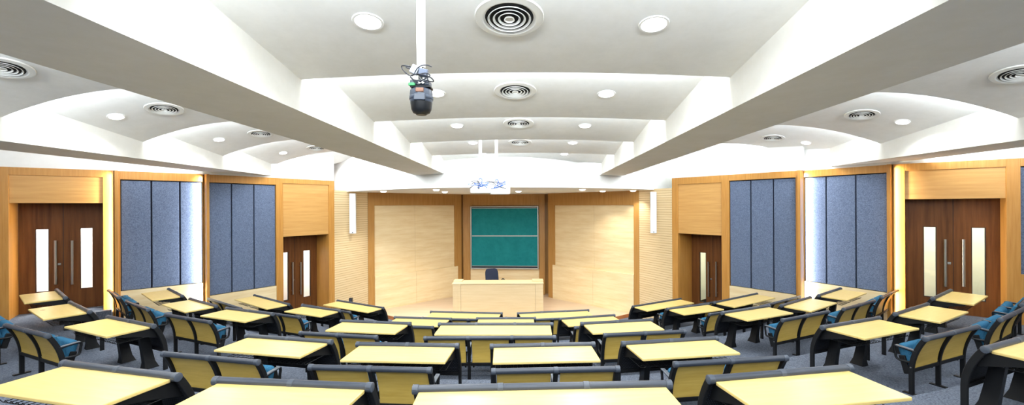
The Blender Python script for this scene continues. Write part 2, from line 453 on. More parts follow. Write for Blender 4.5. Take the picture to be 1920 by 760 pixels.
# doors -------------------------------------------------------------------------------------------
door_no = [0]
def door(w, jl, jr, ol, orr, yfr, yhead_top, yhead, ybot, depth, leaf_px, glass_l, glass_r, glassy, handles, handley, label, lefty, zbot, lamp, corr, pxz, ml, mr):
    """jl,jr: outer pixels of the wood surround; ol,orr: pixels of the opening"""
    door_no[0] += 1
    sA, sB = w.s(jl), w.s(jr); o0, o1 = w.s(ol), w.s(orr)
    zh0, zh1 = w.z(pxz, yhead), w.z(pxz, yhead_top)
    trim(w, [(sA, o0, 0, .10, BOT, FT), (o1, sB, 0, .10, BOT, FT), (o0, o1, 0, .10, zh1, FT)], 'wood surround of the %s' % label)
    trim(w, [(o0, o1, .022, .10, zh0, zh1)], 'horizontal grained wood header over the %s' % label, 'header_wood')
    dd = depth
    trim(w, [(o0 - .03, o0, .10, dd + .05, BOT, zh0), (o1, o1 + .03, .10, dd + .05, BOT, zh0)], 'deep wooden reveal of the %s' % label, 'frame_wood', 0)
    trim(w, [(o0 - .03, o1 + .03, .10, dd + .10, zh0, zh0 + .05)], 'dark soffit over the %s' % label, 'door_wood', 0)
    if jl in (0, 1675):
        struct(wallpart(w, 'floor_landing_%d' % door_no[0], M['carpet'], [(o0 - .12, o1 + .12, -.14, dd - .001, -3.3, zbot - .003)]), 'carpeted threshold before a big double door')
    root = empty('door_%d' % door_no[0]); root.matrix_world = w.mat.copy()
    struct(root, label)
    # leaves with glass slots; pixel columns found on the recessed plane
    cuts = [w.s(p, dd) for p in leaf_px]        # left edge, meeting line, right edge
    zb = zbot
    gz0, gz1 = w.z(glass_l[0], glassy[1], dd), w.z(glass_l[0], glassy[0], dd)
    for i, g in enumerate((glass_l, glass_r)):
        a, b = cuts[i] + (.003 if i == 0 else 0), cuts[i+1] - (.003 if i == 1 else 0)
        g0, g1 = max(w.s(g[0], dd), a + .02), min(w.s(g[1], dd), b - .02)
        bm = BM()
        for q in ((a, g0, zb, zh0), (g1, b, zb, zh0), (g0, g1, zb, gz0), (g0, g1, gz1, zh0)):
            w.box(bm, q[0], q[1], dd, dd + .035, q[2], q[3])
        leaf = link('door_leaf', bm, M['door_wood'], root)
        bm = BM()
        e = .008
        for q in ((g0, g0+e, gz0, gz1), (g1-e, g1, gz0, gz1), (g0+e, g1-e, gz0, gz0+e), (g0+e, g1-e, gz1-e, gz1)):
            w.box(bm, q[0], q[1], dd - .004, dd + .03, q[2], q[3])
        link('glazing_bead', bm, M['black_metal'], leaf)
        bm = BM(); w.box(bm, g0 + e, g1 - e, dd + .014, dd + .018, gz0 + e, gz1 - e)
        link('glass_pane', bm, M['glass'], leaf)
        hx = handles[i]; hs = w.s(hx, dd); h1, h0 = w.z(hx, handley[0], dd), w.z(hx, handley[1], dd)
        bm = BM()
        y = dd - .05
        tube(bm, [w.loc(hs, y, h0), w.loc(hs, y, h1)], .021*S, 12)
        for hh in (h0 + .09, h1 - .09):
            tube(bm, [w.loc(hs, y, hh), w.loc(hs, dd, hh)], .010*S, 8)
        link('pull_handle', bm, M['steel'], leaf, True)
    bm = BM(); w.box(bm, cuts[1] - .003, cuts[1] + .003, dd - .003, dd + .002, zb, zh0); link('meeting_groove_shade', bm, M['black_metal'], root)  # black strip drawn as the dark groove where the closed leaves meet
    ls = cuts[1] - .05
    lz = (h0 + h1) / 2 - .02
    bm = BM(); c = w.loc(ls, dd, lz)
    w.box(bm, ls - .022, ls + .022, dd - .012, dd, lz - .02, lz + .02, .006)
    link('door_lock', bm, M['steel'], root)
    # corridor beyond
    c0, c1 = o0 - ml, o1 + mr
    cw = wallpart(w, 'wall_corridor_%d' % door_no[0], M['corridor_wall_l'] if lefty else M['corridor_wall'],
             [(c0, c1, dd + 1.6, dd + 1.7, BOT, 1.0), (c0 - .1, c0, dd + .12, dd + 1.7, BOT, 1.0), (c1, c1 + .1, dd + .12, dd + 1.7, BOT, 1.0), (c0, c1, dd + .12, dd + 1.7, 1.0, 1.1)])
    struct(cw, 'pale corridor wall behind the door glass')
    fl = wallpart(w, 'floor_corridor_%d' % door_no[0], M['corridor_floor'], [(c0 - .1, c1 + .1, dd + .0, dd + 1.7, zb - .08, zb)])
    struct(fl, 'pinkish corridor floor behind the door glass')
    # wall around the recess (keeps the room closed)
    pb = wallpart(w, 'wall_recess_%d' % door_no[0], M['door_wood'], [(c0, cuts[0], dd, dd + .12, BOT, TOPZ), (cuts[2], c1, dd, dd + .12, BOT, TOPZ), (cuts[0], cuts[2], dd, dd + .12, zh0, TOPZ)])
    struct(pb, 'dark wood wall at the back of a door recess')
    ld = bpy.data.lights.new('corridor_lamp', 'AREA'); ld.shape = 'RECTANGLE'; ld.size = .9; ld.size_y = .9; ld.energy = lamp; ld.color = corr
    lo = bpy.data.objects.new('corridor_lamp', ld); COL.objects.link(lo)
    lo.location = w.world((o0 + o1)/2, dd + .85, .95)

door(L1, 0, 213, 16, 193, 330, 330, 381, 585, .45, (34, 118.5, 193.5), (66, 91.5), (150, 174), (430, 549), (105.5, 136), (451, 533),
     'big left double door of dark veneer with two glass slots', True, -1.86, 520, (1, .96, .95), 100, .5, .16)
door(L3, 530, 627, 531, 616.5, 345, 345.5, 442, 600, .58, (528, 552.5, 594), (526, 540), (568, 581.5), (474, 566), (546.5, 561.5), (492, 552),
     'small left double door near the stage with steel pull bars', True, -2.70, 420, (1, .98, .96), 573, .16, .3)
door(R3, 1260, 1353, 1271, 1352.5, 344, 344.5, 440, 600, .65, (1298, 1336.5, 1375), (1311.5, 1323.5), (1352, 1362), (473, 566), (1329.5, 1344), (491, 556),
     'small right double door near the stage with steel pull bars', False, -2.70, 170, (1, 1, .94), 1310, .3, .16)
door(R1, 1675, 1914, 1697, 1887, 322, 317, 373, 597, .30, (1699, 1787, 1888), (1731, 1755.5), (1821, 1848), (425, 556), (1771, 1805), (449, 537),
     'big right double door of dark veneer with two glass slots', False, -1.86, 150, (1, 1, .93), 1787, .16, .5)

# white plaster above the frames, and backing of the runs
for i, w in enumerate((L1, L2, L3)):
    struct(wallpart(w, 'wall_left_%d' % (i+1), M['plaster'], [(-2.6 if i == 0 else -.02, w.L + (.0 if i == 2 else .02), .02, .10, FT, 2.0)]), 'white plaster wall above the wood frames, left side')
for i, w in enumerate((R3, R2, R1)):
    struct(wallpart(w, 'wall_right_%d' % (i+1), M['plaster'], [(.0 if i == 0 else -.02, w.L + (2.6 if i == 2 else .02), .02, .10, FT, 2.0)]), 'white plaster wall above the wood frames, right side')
trim(L1, [(-2.6, 0, 0, .10, BOT, FT)], 'plain wood wall beyond the big left door')
trim(R1, [(R1.L + 1.0, R1.L + 2.6, 0, .10, BOT, FT)], 'plain wood wall beyond the right edge panel')
# side and back walls out of view that close the room
pl = L1.p0 + L1.e * -2.6; pr = R1.p0 + R1.e * (R1.L + 2.6)
bm = BM(); box(bm, (pl.x - .2)*S, pl.x*S, -2.6*S, pl.y*S, 0, (2.0+CAM)*S); struct(link('wall_left', bm, M['plaster']), 'white side wall behind the camera, left')
bm = BM(); box(bm, pr.x*S, (pr.x + .2)*S, -2.6*S, pr.y*S, 0, (2.0+CAM)*S); struct(link('wall_right', bm, M['plaster']), 'white side wall behind the camera, right')
bm = BM(); box(bm, (pl.x - .2)*S, (pr.x + .2)*S, -2.8*S, -2.6*S, 0, (2.0+CAM)*S); struct(link('wall_back', bm, M['plaster']), 'white rear wall behind the camera')

# LED strips behind the overlapping frame edges (real strips, each on the return of the nearer frame)
def led(w, s, z0, z1, aim, power, col=(1, .93, .80), size=.03, t=.03, label='', cat='light strip'):
    p = w.world(s, t, (z0 + z1)/2)
    ld = bpy.data.lights.new('led_strip', 'AREA'); ld.shape = 'RECTANGLE'; ld.size = size*S; ld.size_y = (z1 - z0)*S
    ld.energy = power; ld.color = col; ld.spread = math.radians(115)
    o = bpy.data.objects.new('led_strip', ld); COL.objects.link(o)
    zax = -Vector(aim).normalized(); yax = Vector((0, 0, 1)); xax = yax.cross(zax).normalized(); yax = zax.cross(xax)
    m = Matrix((xax, yax, zax)).transposed().to_4x4(); m.translation = p
    o.matrix_world = m
    return o

# ------------------------------------------------------------------ front wall
HS = 0.43          # underside of the stage soffit above the camera
d855 = at_z(855, 555, STAGEZ); d779 = at_z(779, 569, STAGEZ)
dv = (Vector(d855) - Vector(d779)).normalized()
tmp = Wall(d779, d855)
a702 = tmp.s(690); WL = Wall(Vector(d779) + dv*a702, Vector(d855))
r0 = Vector(at_z(1037, 559.5, STAGEZ)); a1198 = un(1198, 470)[0]
rd = Vector((dv.x, -dv.y))
k = (a1198*r0.y - r0.x)/(rd.x - a1198*rd.y)
WR = Wall(r0, r0 + rd*k)
CDl, CDr = 14.75, 14.55
CW = Wall((un(866, 450)[0]*CDl, CDl), (un(1022, 450)[0]*CDr, CDr))
SL = Wall(L3.p1, WL.p0); SRt = Wall(WR.p1, R3.p0)
FTOP = 1.0
for w, nm in ((WL, 'left'), (WR, 'right')):
    if nm == 'left':
        s0, s1, q0, q1, dx = w.s(690), w.s(865), w.s(702), w.s(853), w.s(857.5)
        zt, zm = w.z(702, 385.5), w.z(853, 500); seam = w.s(779.5)
    else:
        s0, s1, q0, q1, dx = w.s(1027.5), w.s(1198), w.s(1039), w.s(1188), w.s(1036.5)
        zt, zm = w.z(1188, 384.5), w.z(1039, 497); seam = w.s(1112)
    trim(w, [(s0, q0, 0, .12, -3.2, FTOP), (q1, s1, 0, .12, -3.2, FTOP), (q0, q1, 0, .12, zt, FTOP)], 'brown wood frame of the %s stage wing wall' % nm, 'stage_frame_wood')
    pq0, pq1 = (q0, q1)
    struct(wallpart(w, 'wall_front_%s_wing' % nm, M['light_wood'], [(pq0, seam - .002, .05, .12, zm, zt), (seam + .002, pq1, .05, .12, zm, zt)], bev=.003), 'pale maple upper panelling of the %s stage wing' % nm)
    d0, d1 = (q0, dx) if nm == 'left' else (dx, q1)
    trim(w, [(d0, seam - .003, -.03, .05, -3.2, zm), (seam + .003, d1, -.03, .05, -3.2, zm)], 'pale maple dado of the %s stage wing' % nm, 'light_wood')
# centre bay
c0, c1 = CW.s(868), CW.s(1021.5)
b0, b1 = CW.s(881.5), CW.s(1010.5)
zt, zb = CW.z(946, 386), CW.z(946, 505)
trim(CW, [(c0, b0, 0, .12, -3.2, FTOP), (b1, c1, 0, .12, -3.2, FTOP), (b0, b1, 0, .12, zt, FTOP)], 'brown wood frame round the chalkboard bay', 'stage_frame_wood')
trim(CW, [(b0, b1, .03, .12, -3.2, zb)], 'pale maple panel below the chalkboard', 'light_wood')
struct(wallpart(CW, 'wall_front', M['stage_frame_wood'], [(c0 - .6, c1 + .6, .18, .26, -3.2, 2.0)]), 'front wall behind the chalkboard')
# slatted side returns
for w, nm in ((SL, 'left'), (SRt, 'right')):
    struct(wallpart(w, 'wall_front_%s_slats' % nm, M['slat_wood'], [(0, w.L, .01, .1, -3.38, HS + .02)]), 'pale horizontally slatted wall beside the %s stage wing' % nm)

# chalkboard
cb = empty('chalkboard'); cb.matrix_world = CW.mat.copy()
tag(cb, 'green two-panel sliding chalkboard on the front wall', 'chalkboard')
f0, f1, fz0, fz1 = CW.s(882.5), CW.s(1009.5), CW.z(946, 504), CW.z(946, 387)
bm = BM()
for q in ((f0, f0 + .035, fz0, fz1), (f1 - .035, f1, fz0, fz1), (f0 + .035, f1 - .035, fz1 - .03, fz1), (f0 + .035, f1 - .035, fz0, fz0 + .03)):
    CW.box(bm, q[0], q[1], -.06, .02, q[2], q[3], .005)
link('board_frame', bm, M['alu'], cb)
bm = BM(); CW.box(bm, f0 + .035, f1 - .035, .0, .02, fz0 + .03, fz1 - .03); link('back_panel', bm, M['felt_gap'], cb)
zm = CW.z(946, 442.5)
for nm, za, zb_, t in (('upper_board', zm, fz1 - .055, -.012), ('lower_board', fz0 + .085, zm, -.035)):
    bm = BM(); CW.box(bm, f0 + .045, f1 - .045, t, t + .018, za, zb_); bo = link(nm, bm, M['board'], cb)
    bm = BM()
    for q in ((za, za + .018), (zb_ - .018, zb_)):
        CW.box(bm, f0 + .045, f1 - .045, t - .012, t, q[0], q[1], .003)
    link('edge_strip', bm, M['alu'], bo)
bm = BM(); CW.box(bm, f0 + .03, f1 - .03, -.13, -.06, fz0 - .005, fz0 + .02, .005); link('chalk_tray', bm, M['alu'], cb)

# column speakers
def column_speaker(w, x0, x1, y0, y1, label):
    r = empty('column_speaker'); r.matrix_world = w.mat.copy(); tag(r, label, 'speaker', 'white column speakers')
    xm = (x0 + x1)/2
    s0, s1 = w.s(x0), w.s(x1); z1, z0 = w.z(xm, y0), w.z(xm, y1)
    # the box faces the hall, so build it square to the room
    P = w.p0 + w.e*((s0 + s1)/2) - w.n*.10
    ang = math.atan2(P.x - 0.0, P.y) * -0.35
    r.matrix_world = Matrix.Translation(W(P.x, P.y, z0)) @ Matrix.Rotation(ang, 4, 'Z')
    wd = (x1 - x0)/F*P.y*S*.97; h = (z1 - z0)*S
    bm = BM(); box(bm, -wd/2, wd/2, -.06, .06, 0, h, .012); link('speaker_body', bm, M['white_plastic'], r, True)
    bm = BM(); box(bm, -wd/2 + .012, wd/2 - .012, -.066, -.058, .07, h - .03, .004); link('grille', bm, M['white_paint'], r)
    bm = BM(); box(bm, -.02, .02, -.066, -.06, .025, .05, .002); link('badge', bm, M['dark_blue_plastic'], r)
    bm = BM(); box(bm, -.03, .03, .06, .06 + .07, h*.45, h*.55); link('wall_bracket', bm, M['white_paint'], r)
    return r
column_speaker(SL, 650.5, 662, 363, 438, 'tall white column speaker on the slatted wall left of the stage')
column_speaker(SRt, 1224.5, 1236, 360, 437, 'tall white column speaker on the slatted wall right of the stage')

# ------------------------------------------------------------------ ceiling
HB = 0.75
PITCH_M, E_M = 1.64, 3.26
def line_at(pa, pb, d):
    t = (d - pa[1])/(pb[1] - pa[1]); return pa[0] + (pb[0] - pa[0])*t
LI = (at_z(82, 0, HB), at_z(835, 327, HB)); LO = (at_z(0, 100, HB), at_z(775, 328, HB))
RI = (at_z(1780, 0, HB), at_z(1125, 328, HB)); RO = (at_z(1920, 80, HB), at_z(1177, 327, HB))
KLI = (at_z(0, 264, HB), at_z(520, 331, HB)); KLO = (at_z(0, 281, HB), at_z(520, 336.5, HB))
KRI = (at_z(1920, 262, HB), at_z(1500, 320, HB)); KRO = tuple((p[0] + .72, p[1]) for p in KRI)
DEND = 10.4
def fx(l, d): return line_at(l[0], l[1], d)
BAYS = {'main': (LI, RI, E_M, PITCH_M, .05), 'left': (KLI, LO, 4.59, 1.77, .33), 'right': (RO, KRI, 4.92, 2.0, .33)}
HN, HF = 1.235, 1.0
def ceil_h(bay, X, d):
    a, b, e, p, v = BAYS[bay]
    fr = ((d - e)/p) % 1.0
    xa, xb = fx(a, d), fx(b, d); u = (2*X - xa - xb)/(xb - xa)
    return HN + (HF - HN)*fr + v*(1 - min(u*u, 1.0))
def ray_ceiling(px, py, bay):
    a, b = un(px, py); d = .3; prevd = None
    while d < 14:
        if -b*d >= ceil_h(bay, a*d, d): return a*d, d, -b*d
        d += .004
    return a*9, 9, 1.0
def slope(bay, X, d):
    e = .02
    gx = (ceil_h(bay, X+e, d) - ceil_h(bay, X-e, d))/(2*e); p = BAYS[bay]
    gd = (HF - HN)/p[3]
    return Vector((-gx, -gd, 1)).normalized()

def beam(name, inner, outer, label, d0=-2.6, d1=DEND, top=2.0):
    bm = BM()
    q = [(fx(inner, d0), d0), (fx(inner, d1), d1), (fx(outer, d1), d1), (fx(outer, d0), d0)]
    prism(bm, [(x*S, d*S) for x, d in q], 'z', (HB + CAM)*S, (top + CAM)*S)
    return struct(link(name, bm, M['beam_plaster']), label)
beam('ceiling_beam_left', LI, LO, 'long beige-white ceiling beam left of the central bay')
beam('ceiling_beam_right', RI, RO, 'long beige-white ceiling beam right of the central bay')
beam('ceiling_bulkhead_left', KLI, KLO, 'narrow bulkhead along the left wall', d1=9.9)
beam('ceiling_bulkhead_right', KRI, KRO, 'narrow bulkhead along the right wall', d1=9.9)

NX = {'main': 16, 'left': 24, 'right': 24}
COVES = []
for bay, (a, b, e, p, v) in BAYS.items():
    bm = BM(); k = -4
    while e + p*k < 12.4:
        d0, d1 = max(e + p*k, -2.6), e + p*(k+1); k += 1
        if d1 <= -2.6: continue
        nx = NX[bay]; rows = []
        fr0 = (d0 - (d1 - p))/p
        for j, (d, h) in enumerate(((d0, HN + (HF-HN)*fr0), (d1, HF), (d1, HN + .02))):
            row = []
            for i in range(nx + 1):
                u = -1 + 2*i/nx
                xa, xb = fx(a, d) - .03, fx(b, d) + .03
                X = (xa + xb)/2 + u*(xb - xa)/2
                row.append(bm.verts.new(W(X, d, h + v*(1 - u*u))))
            rows.append(row)
        for A, B in zip(rows, rows[1:]):
            for i in range(nx): bm.faces.new((A[i], A[i+1], B[i+1], B[i]))
        COVES.append((bay, d1))
    bmesh.ops.recalc_face_normals(bm, faces=bm.faces[:])
    o = link('ceiling' if bay == 'main' else 'ceiling_%s_bay' % bay, bm, M['plaster'], smooth=True)
    struct(o, 'stepped vaulted white ceiling, %s bay' % ('central' if bay == 'main' else bay))
# flat ceiling beyond the bulkheads and a lid
bm = BM(); box(bm, -14*S, (fx(KLO, 0) + .05)*S, -2.6*S, 13*S, (1.15+CAM)*S, (1.25+CAM)*S); struct(link('ceiling_left_edge', bm, M['plaster']), 'white ceiling strip along the left wall')
bm = BM(); box(bm, (fx(KRO, 0) - .05)*S, 14*S, -2.6*S, 13*S, (1.15+CAM)*S, (1.25+CAM)*S); struct(link('ceiling_right_edge', bm, M['plaster']), 'white ceiling strip along the right wall')
bm = BM(); box(bm, -14*S, 14*S, -2.8*S, 17*S, (2.0+CAM)*S, (2.1+CAM)*S); struct(link('ceiling_slab', bm, M['plaster']), 'slab above the suspended ceiling')

# curved soffit over the stage
HS = 0.43
fr = [at_z(x, y, HS) for x, y in ((640, 360), (700, 357), (800, 353.2), (880, 351.8), (960, 351.3), (1040, 351.7), (1120, 353), (1200, 355), (1258, 357.3))]
fr = [(fr[0][0] - 1.2, fr[0][1] + .9)] + fr + [(fr[-1][0] + 1.2, fr[-1][1] + .9)]
arc = [tuple(p) for p in curve_pts([(x, d, 0) for x, d in fr], 5)]
poly = [(x*S, d*S) for x, d, _ in arc] + [(6.5*S, 16*S), (-7.5*S, 16*S)]
bm = BM(); prism(bm, poly, 'z', (HS+CAM)*S, (2.0+CAM)*S)
struct(link('ceiling_soffit', bm, M['plaster'], smooth=True), 'curved white bulkhead over the stage')

# ------------------------------------------------------------------ ceiling fittings
def orient(o, n, loc):
    z = Vector((n.x, n.y, n.z)).normalized(); x = Vector((1, 0, 0)); x = (x - z*x.dot(z)).normalized(); y = z.cross(x)
    m = Matrix((x, y, z)).transposed().to_4x4(); m.translation = loc
    o.matrix_world = m

def make_downlight(R, lens, drop=.009):
    r = empty('ceiling_downlight')
    bm = BM(); lathe(bm, [(R, 0.004), (R, -.006), (R*.98, -.010), (R*.84, -.010), (R*.80, -.002), (R*.80, .004)], 32)
    link('trim_ring', bm, M['white_paint'], r, True)
    bm = BM(); lathe(bm, [(R*.80, -.003), (R*.72, -.003 - (drop - .003)*.55), (R*.45, -.003 - (drop - .003)*.9), (0, -drop)], 32)
    link('lamp_lens', bm, lens, r, True)
    return r
def lamp_at(loc, n, power, R, col=(.965, .985, 1), spread=math.pi*.85, drop=.03):
    ld = bpy.data.lights.new('downlight_lamp', 'AREA'); ld.shape = 'DISK'; ld.size = R*1.5; ld.energy = power; ld.color = col; ld.spread = spread
    o = bpy.data.objects.new('downlight_lamp', ld); COL.objects.link(o)
    orient(o, n, Vector(loc) - Vector(n)*drop)
    return o

DL_POWER = 30
dl0 = None
def downlight(px, py, bay, label, power=None):
    global dl0
    X, d, h = ray_ceiling(px, py, bay); n = slope(bay, X, d)
    if dl0 is None: dl0 = make_downlight(.125, M['lens']); o = dl0
    else: o = dup(dl0)
    loc = W(X, d, h); orient(o, n, loc)
    tag(o, label, 'ceiling light', 'ceiling downlights')
    lamp_at(loc, n, power or DL_POWER, .1)
for px, py, bay, lab in (
    (690, 40, 'main', 'large round downlight left of the nearest ceiling vent'),
    (1226, 45, 'main', 'large round downlight right of the nearest ceiling vent'),
    (818, 175, 'main', 'round downlight half hidden behind the hanging camera'),
    (1137, 176, 'main', 'round downlight right of the second central ceiling vent'),
    (857, 236, 'main', 'round downlight left of the third central ceiling vent'),
    (1097, 236, 'main', 'round downlight right of the third central ceiling vent'),
    (887, 268, 'main', 'round downlight beside the left white projector pole'),
    (1074, 268, 'main', 'round downlight right of the fourth and smallest central vent'),
    (906, 289, 'main', 'tiny round downlight seen between the two white projector poles'),
    (1058, 289, 'main', 'farthest round downlight right of centre above the stage soffit'),
    (218, 219, 'left', 'largest round downlight in the left side bay'),
    (411, 262, 'left', 'second largest round downlight in the left side bay'),
    (531, 287, 'left', 'third round downlight along the left side bay'),
    (616, 302, 'left', 'farthest round downlight of the left side bay'),
    (1692, 229, 'right', 'largest round downlight in the right side bay'),
    (1511, 268, 'right', 'second largest round downlight in the right side bay'),
    (1399, 292, 'right', 'third round downlight along the right side bay'),
    (1275, 302, 'right', 'farthest round downlight of the right side bay')):
    downlight(px, py, bay, lab)
# the same lights go on behind the camera (lamps only, out of view)
for bay, X, d in (('main', -.85, .8), ('main', .75, .8), ('main', -.85, -.9), ('main', .75, -.9), ('left', -5, 3.0), ('left', -5, 1.2), ('right', 4.8, 3.0), ('right', 4.8, 1.2), ('left', -5, -.6), ('right', 4.8, -.6)):
    lamp_at(W(X, d, ceil_h(bay, X, d)), slope(bay, X, d), DL_POWER, .1)

dls = None
for px, py, lab in ((719, 358.5, 'small downlight under the stage soffit above the left wing wall'),
                    (818, 355.5, 'front one of two small soffit lights left of the projectors'),
                    (834, 359.5, 'rear one of two small soffit lights left of the projectors'),
                    (972, 358.5, 'small soffit downlight just right of the white projectors'),
                    (1092, 355, 'small soffit light above the right wing, nearest to the chalkboard'),
                    (1130, 358, 'small soffit light in the middle above the right wing wall'),
                    (1187, 357, 'small soffit light farthest right, near the right column speaker')):
    X, d = at_z(px, py, HS)
    if dls is None: dls = make_downlight(.135, M['lens_small'], .055); o = dls
    else: o = dup(dls)
    o.matrix_world = Matrix.Translation(W(X, d, HS))
    tag(o, lab, 'ceiling light', 'stage soffit downlights')
    lamp_at(W(X, d, HS), Vector((0, 0, 1)), 14 if px > 1180 else 26 if px > 1100 else 46, .08, (1, .96, .9), math.radians(100), .075)

# vents
def make_vent(R):
    r = empty('ceiling_vent')
    bm = BM(); lathe(bm, [(R, .004), (R, -.006), (R*.985, -.014), (R*.95, -.012), (R*.80, -.022), (R*.77, -.020), (R*.70, -.004), (R*.695, .002)], 48)
    link('outer_flange', bm, M['vent'], r, True)
    bm = BM(); lathe(bm, [(R*.72, -.0035), (0, -.0036)], 40)  # flat near-black disc, painted shade in place of an open duct
    link('duct_shade_disc', bm, M['vent_dark'], r, True)
    for q in (.615, .465, .315):
        bm = BM(); lathe(bm, [(R*q, -.024), (R*(q + .012), -.021), (R*(q - .04), -.008), (R*(q - .05), -.010), (R*(q - .008), -.025)], 40)
        link('louvre_ring', bm, M['vent'], r, True)
    bm = BM(); lathe(bm, [(0, -.012), (R*.10, -.015), (R*.135, -.026), (R*.155, -.024), (R*.13, -.008), (0, -.006)], 32)
    link('centre_cup', bm, M['vent'], r, True)
    bm = BM()
    for k in range(4):
        a = math.pi/4 + k*math.pi/2
        tube(bm, [(R*.12*math.cos(a), R*.12*math.sin(a), -.008), (R*.70*math.cos(a), R*.70*math.sin(a), -.008)], .004, 6)
    link('spider_brace', bm, M['vent_dark'], r)
    return r
vent0 = None
for px, py, bay, lab in (
    (955, 32, 'main', 'largest round ceiling vent at the top centre of the photo'),
    (966, 170, 'main', 'second central ceiling vent, right of the hanging camera'),
    (972, 231, 'main', 'third central ceiling vent between two small downlights'),
    (975, 267, 'main', 'smallest central ceiling vent right of the projector poles'),
    (4, 125, 'left', 'round vent cut off by the left edge of the photo'),
    (308, 203, 'left', 'largest whole vent in the left side bay'),
    (489, 250, 'left', 'second round vent along the left side bay'),
    (594, 277, 'left', 'farthest round vent of the left side bay beside the beam'),
    (1912, 137, 'right', 'round vent cut off by the right edge of the photo'),
    (1616, 214, 'right', 'largest whole vent in the right side bay'),
    (1449, 258, 'right', 'second round vent along the right side bay'),
    (1346, 285, 'right', 'farthest round vent of the right side bay beside the beam')):
    X, d, h = ray_ceiling(px, py, bay); n = slope(bay, X, d)
    if vent0 is None: vent0 = make_vent(.285); o = vent0
    else: o = dup(vent0)
    orient(o, n, W(X, d, h) - n*(.003 if bay == 'main' else .016))
    tag(o, lab, 'ceiling vent', 'round ceiling vents')

# hanging dome camera on a white pole, seen from behind ------------------------------------------
dcam = 1.98
def at_d(px, py, d=dcam):
    a, b = un(px, py); return W(a*d, d, -b*d)
base = at_d(790, 173)
hc = empty('hanging_camera', base); tag(hc, 'black dome camera with tangled cables hanging from a white pole', 'camera')
u = dcam/F*S        # metres per pixel at that depth
bm = BM(); tube(bm, [(0, 0, 45*u), (0, 0, 300*u)], 8.2*u, 16); link('pole', bm, M['white_paint'], hc, True)
bm = BM(); lathe(bm, [(0, -20*u), (20*u, -20*u), (20.6*u, -17*u), (21.2*u, -4*u), (20.5*u, 2*u), (17*u, 5*u), (0, 5*u)], 32); link('dome_housing', bm, M['dark_blue_plastic'], hc, True)
bm = BM(); lathe(bm, [(0, -43.5*u), (9*u, -43*u), (11*u, -41*u), (15.5*u, -39*u), (18.5*u, -33*u), (20.2*u, -20*u), (0, -20*u)], 32); link('dome_cap', bm, M['black_plastic'], hc, True)
bm = BM(); lathe(bm, [(21.4*u, -15*u), (22*u, -14*u), (22*u, -9*u), (21.4*u, -8*u)], 32); link('dome_band', bm, M['dark_blue_plastic'], hc, True)
bm = BM(); box(bm, -9*u, 12*u, -22.6*u, -16*u, -20*u, -8*u, 1.5*u); link('rear_plate', bm, M['dark_blue_plastic'], hc)
bm = BM(); box(bm, -6*u, 9*u, -22*u, -14*u, -5*u, 3*u, 1.5*u); link('copper_plate', bm, M['amber'], hc)
bm = BM(); tube(bm, [(-20*u, -2*u, 0), (19*u, -2*u, 1*u)], 2.2*u, 8); box(bm, -18*u, 20*u, -14*u, 12*u, 6*u, 9*u, 1*u); link('mount_plate', bm, M['black_plastic'], hc)
bm = BM(); box(bm, -18*u, 17*u, -12*u, 12*u, 10*u, 20*u, 1.5*u); link('connector_block', bm, M['dark_blue_plastic'], hc)
bm = BM(); box(bm, -20*u, -7*u, -17*u, -12*u, 8*u, 13.5*u, 1*u); link('green_terminal', bm, M['green'], hc)
bm = BM()
for cx in (1, 7): lathe(bm, [(0, -17*u), (2.6*u, -17*u), (2.6*u, -11*u), (0, -11*u)], 10, (cx*u, 0, 14*u), 'y')
link('plug', bm, M['steel'], hc, True)
bm = BM(); box(bm, -7*u, 7*u, -5*u, 5*u, -8*u, 8*u, 1.5*u); a1 = link('power_adapter', bm, M['adapter'], hc); a1.location = (-9*u, -12*u, 38*u); a1.rotation_euler = (0, math.radians(28), 0)
bm = BM(); box(bm, -8*u, 8*u, -5*u, 5*u, -7*u, 7*u, 1.5*u); a2 = link('power_adapter', bm, M['adapter_grey'], hc); a2.location = (7*u, -13*u, 32*u); a2.rotation_euler = (0, math.radians(14), 0)
bm = BM(); tube(bm, [(0, 0, 6*u), (0, 0, 48*u)], 6*u, 12); link('neck', bm, M['steel'], hc, True)
def cable(parent, pts, r, mat, name='cable'):
    bm = BM(); tube(bm, curve_pts(pts, 6), r, 6); return link(name, bm, M[mat], parent, True)
for pts, mat in (
    ([(-10, -14, 40), (-20, -14, 44), (-31, -12, 46), (-34, -10, 44), (-29, -12, 36), (-20, -14, 28), (-12, -16, 26)], 'cable_dark'),
    ([(-10, -17, 26), (-4, -17, 38), (4, -17, 44), (14, -14, 46), (22, -10, 44)], 'cable_dark'),
    ([(-16, -16, 26), (-4, -20, 28), (10, -20, 26), (22, -14, 22), (24, -6, 18), (16, -14, 16)], 'cable_dark'),
    ([(-14, -16, 22), (-8, -18, 14), (-4, -18, 10)], 'cable_dark'),
    ([(-16, -17, 24), (-10, -18, 18), (2, -18, 16), (12, -18, 20), (20, -16, 26), (12, -18, 30), (-4, -18, 27)], 'cable_dark'),
    ([(0, -18, 22), (4, -18, 16), (1, -17, 14)], 'cable_dark'),
    ([(14, -17, 24), (16, -18, 18), (7, -17, 14)], 'cable_dark'),
    ([(-18, -15, 44), (-24, -15, 42), (-14, -15, 38)], 'cable_dark')):
    cable(hc, [tuple(c*u for c in p) for p in pts], 1.1*u, mat)

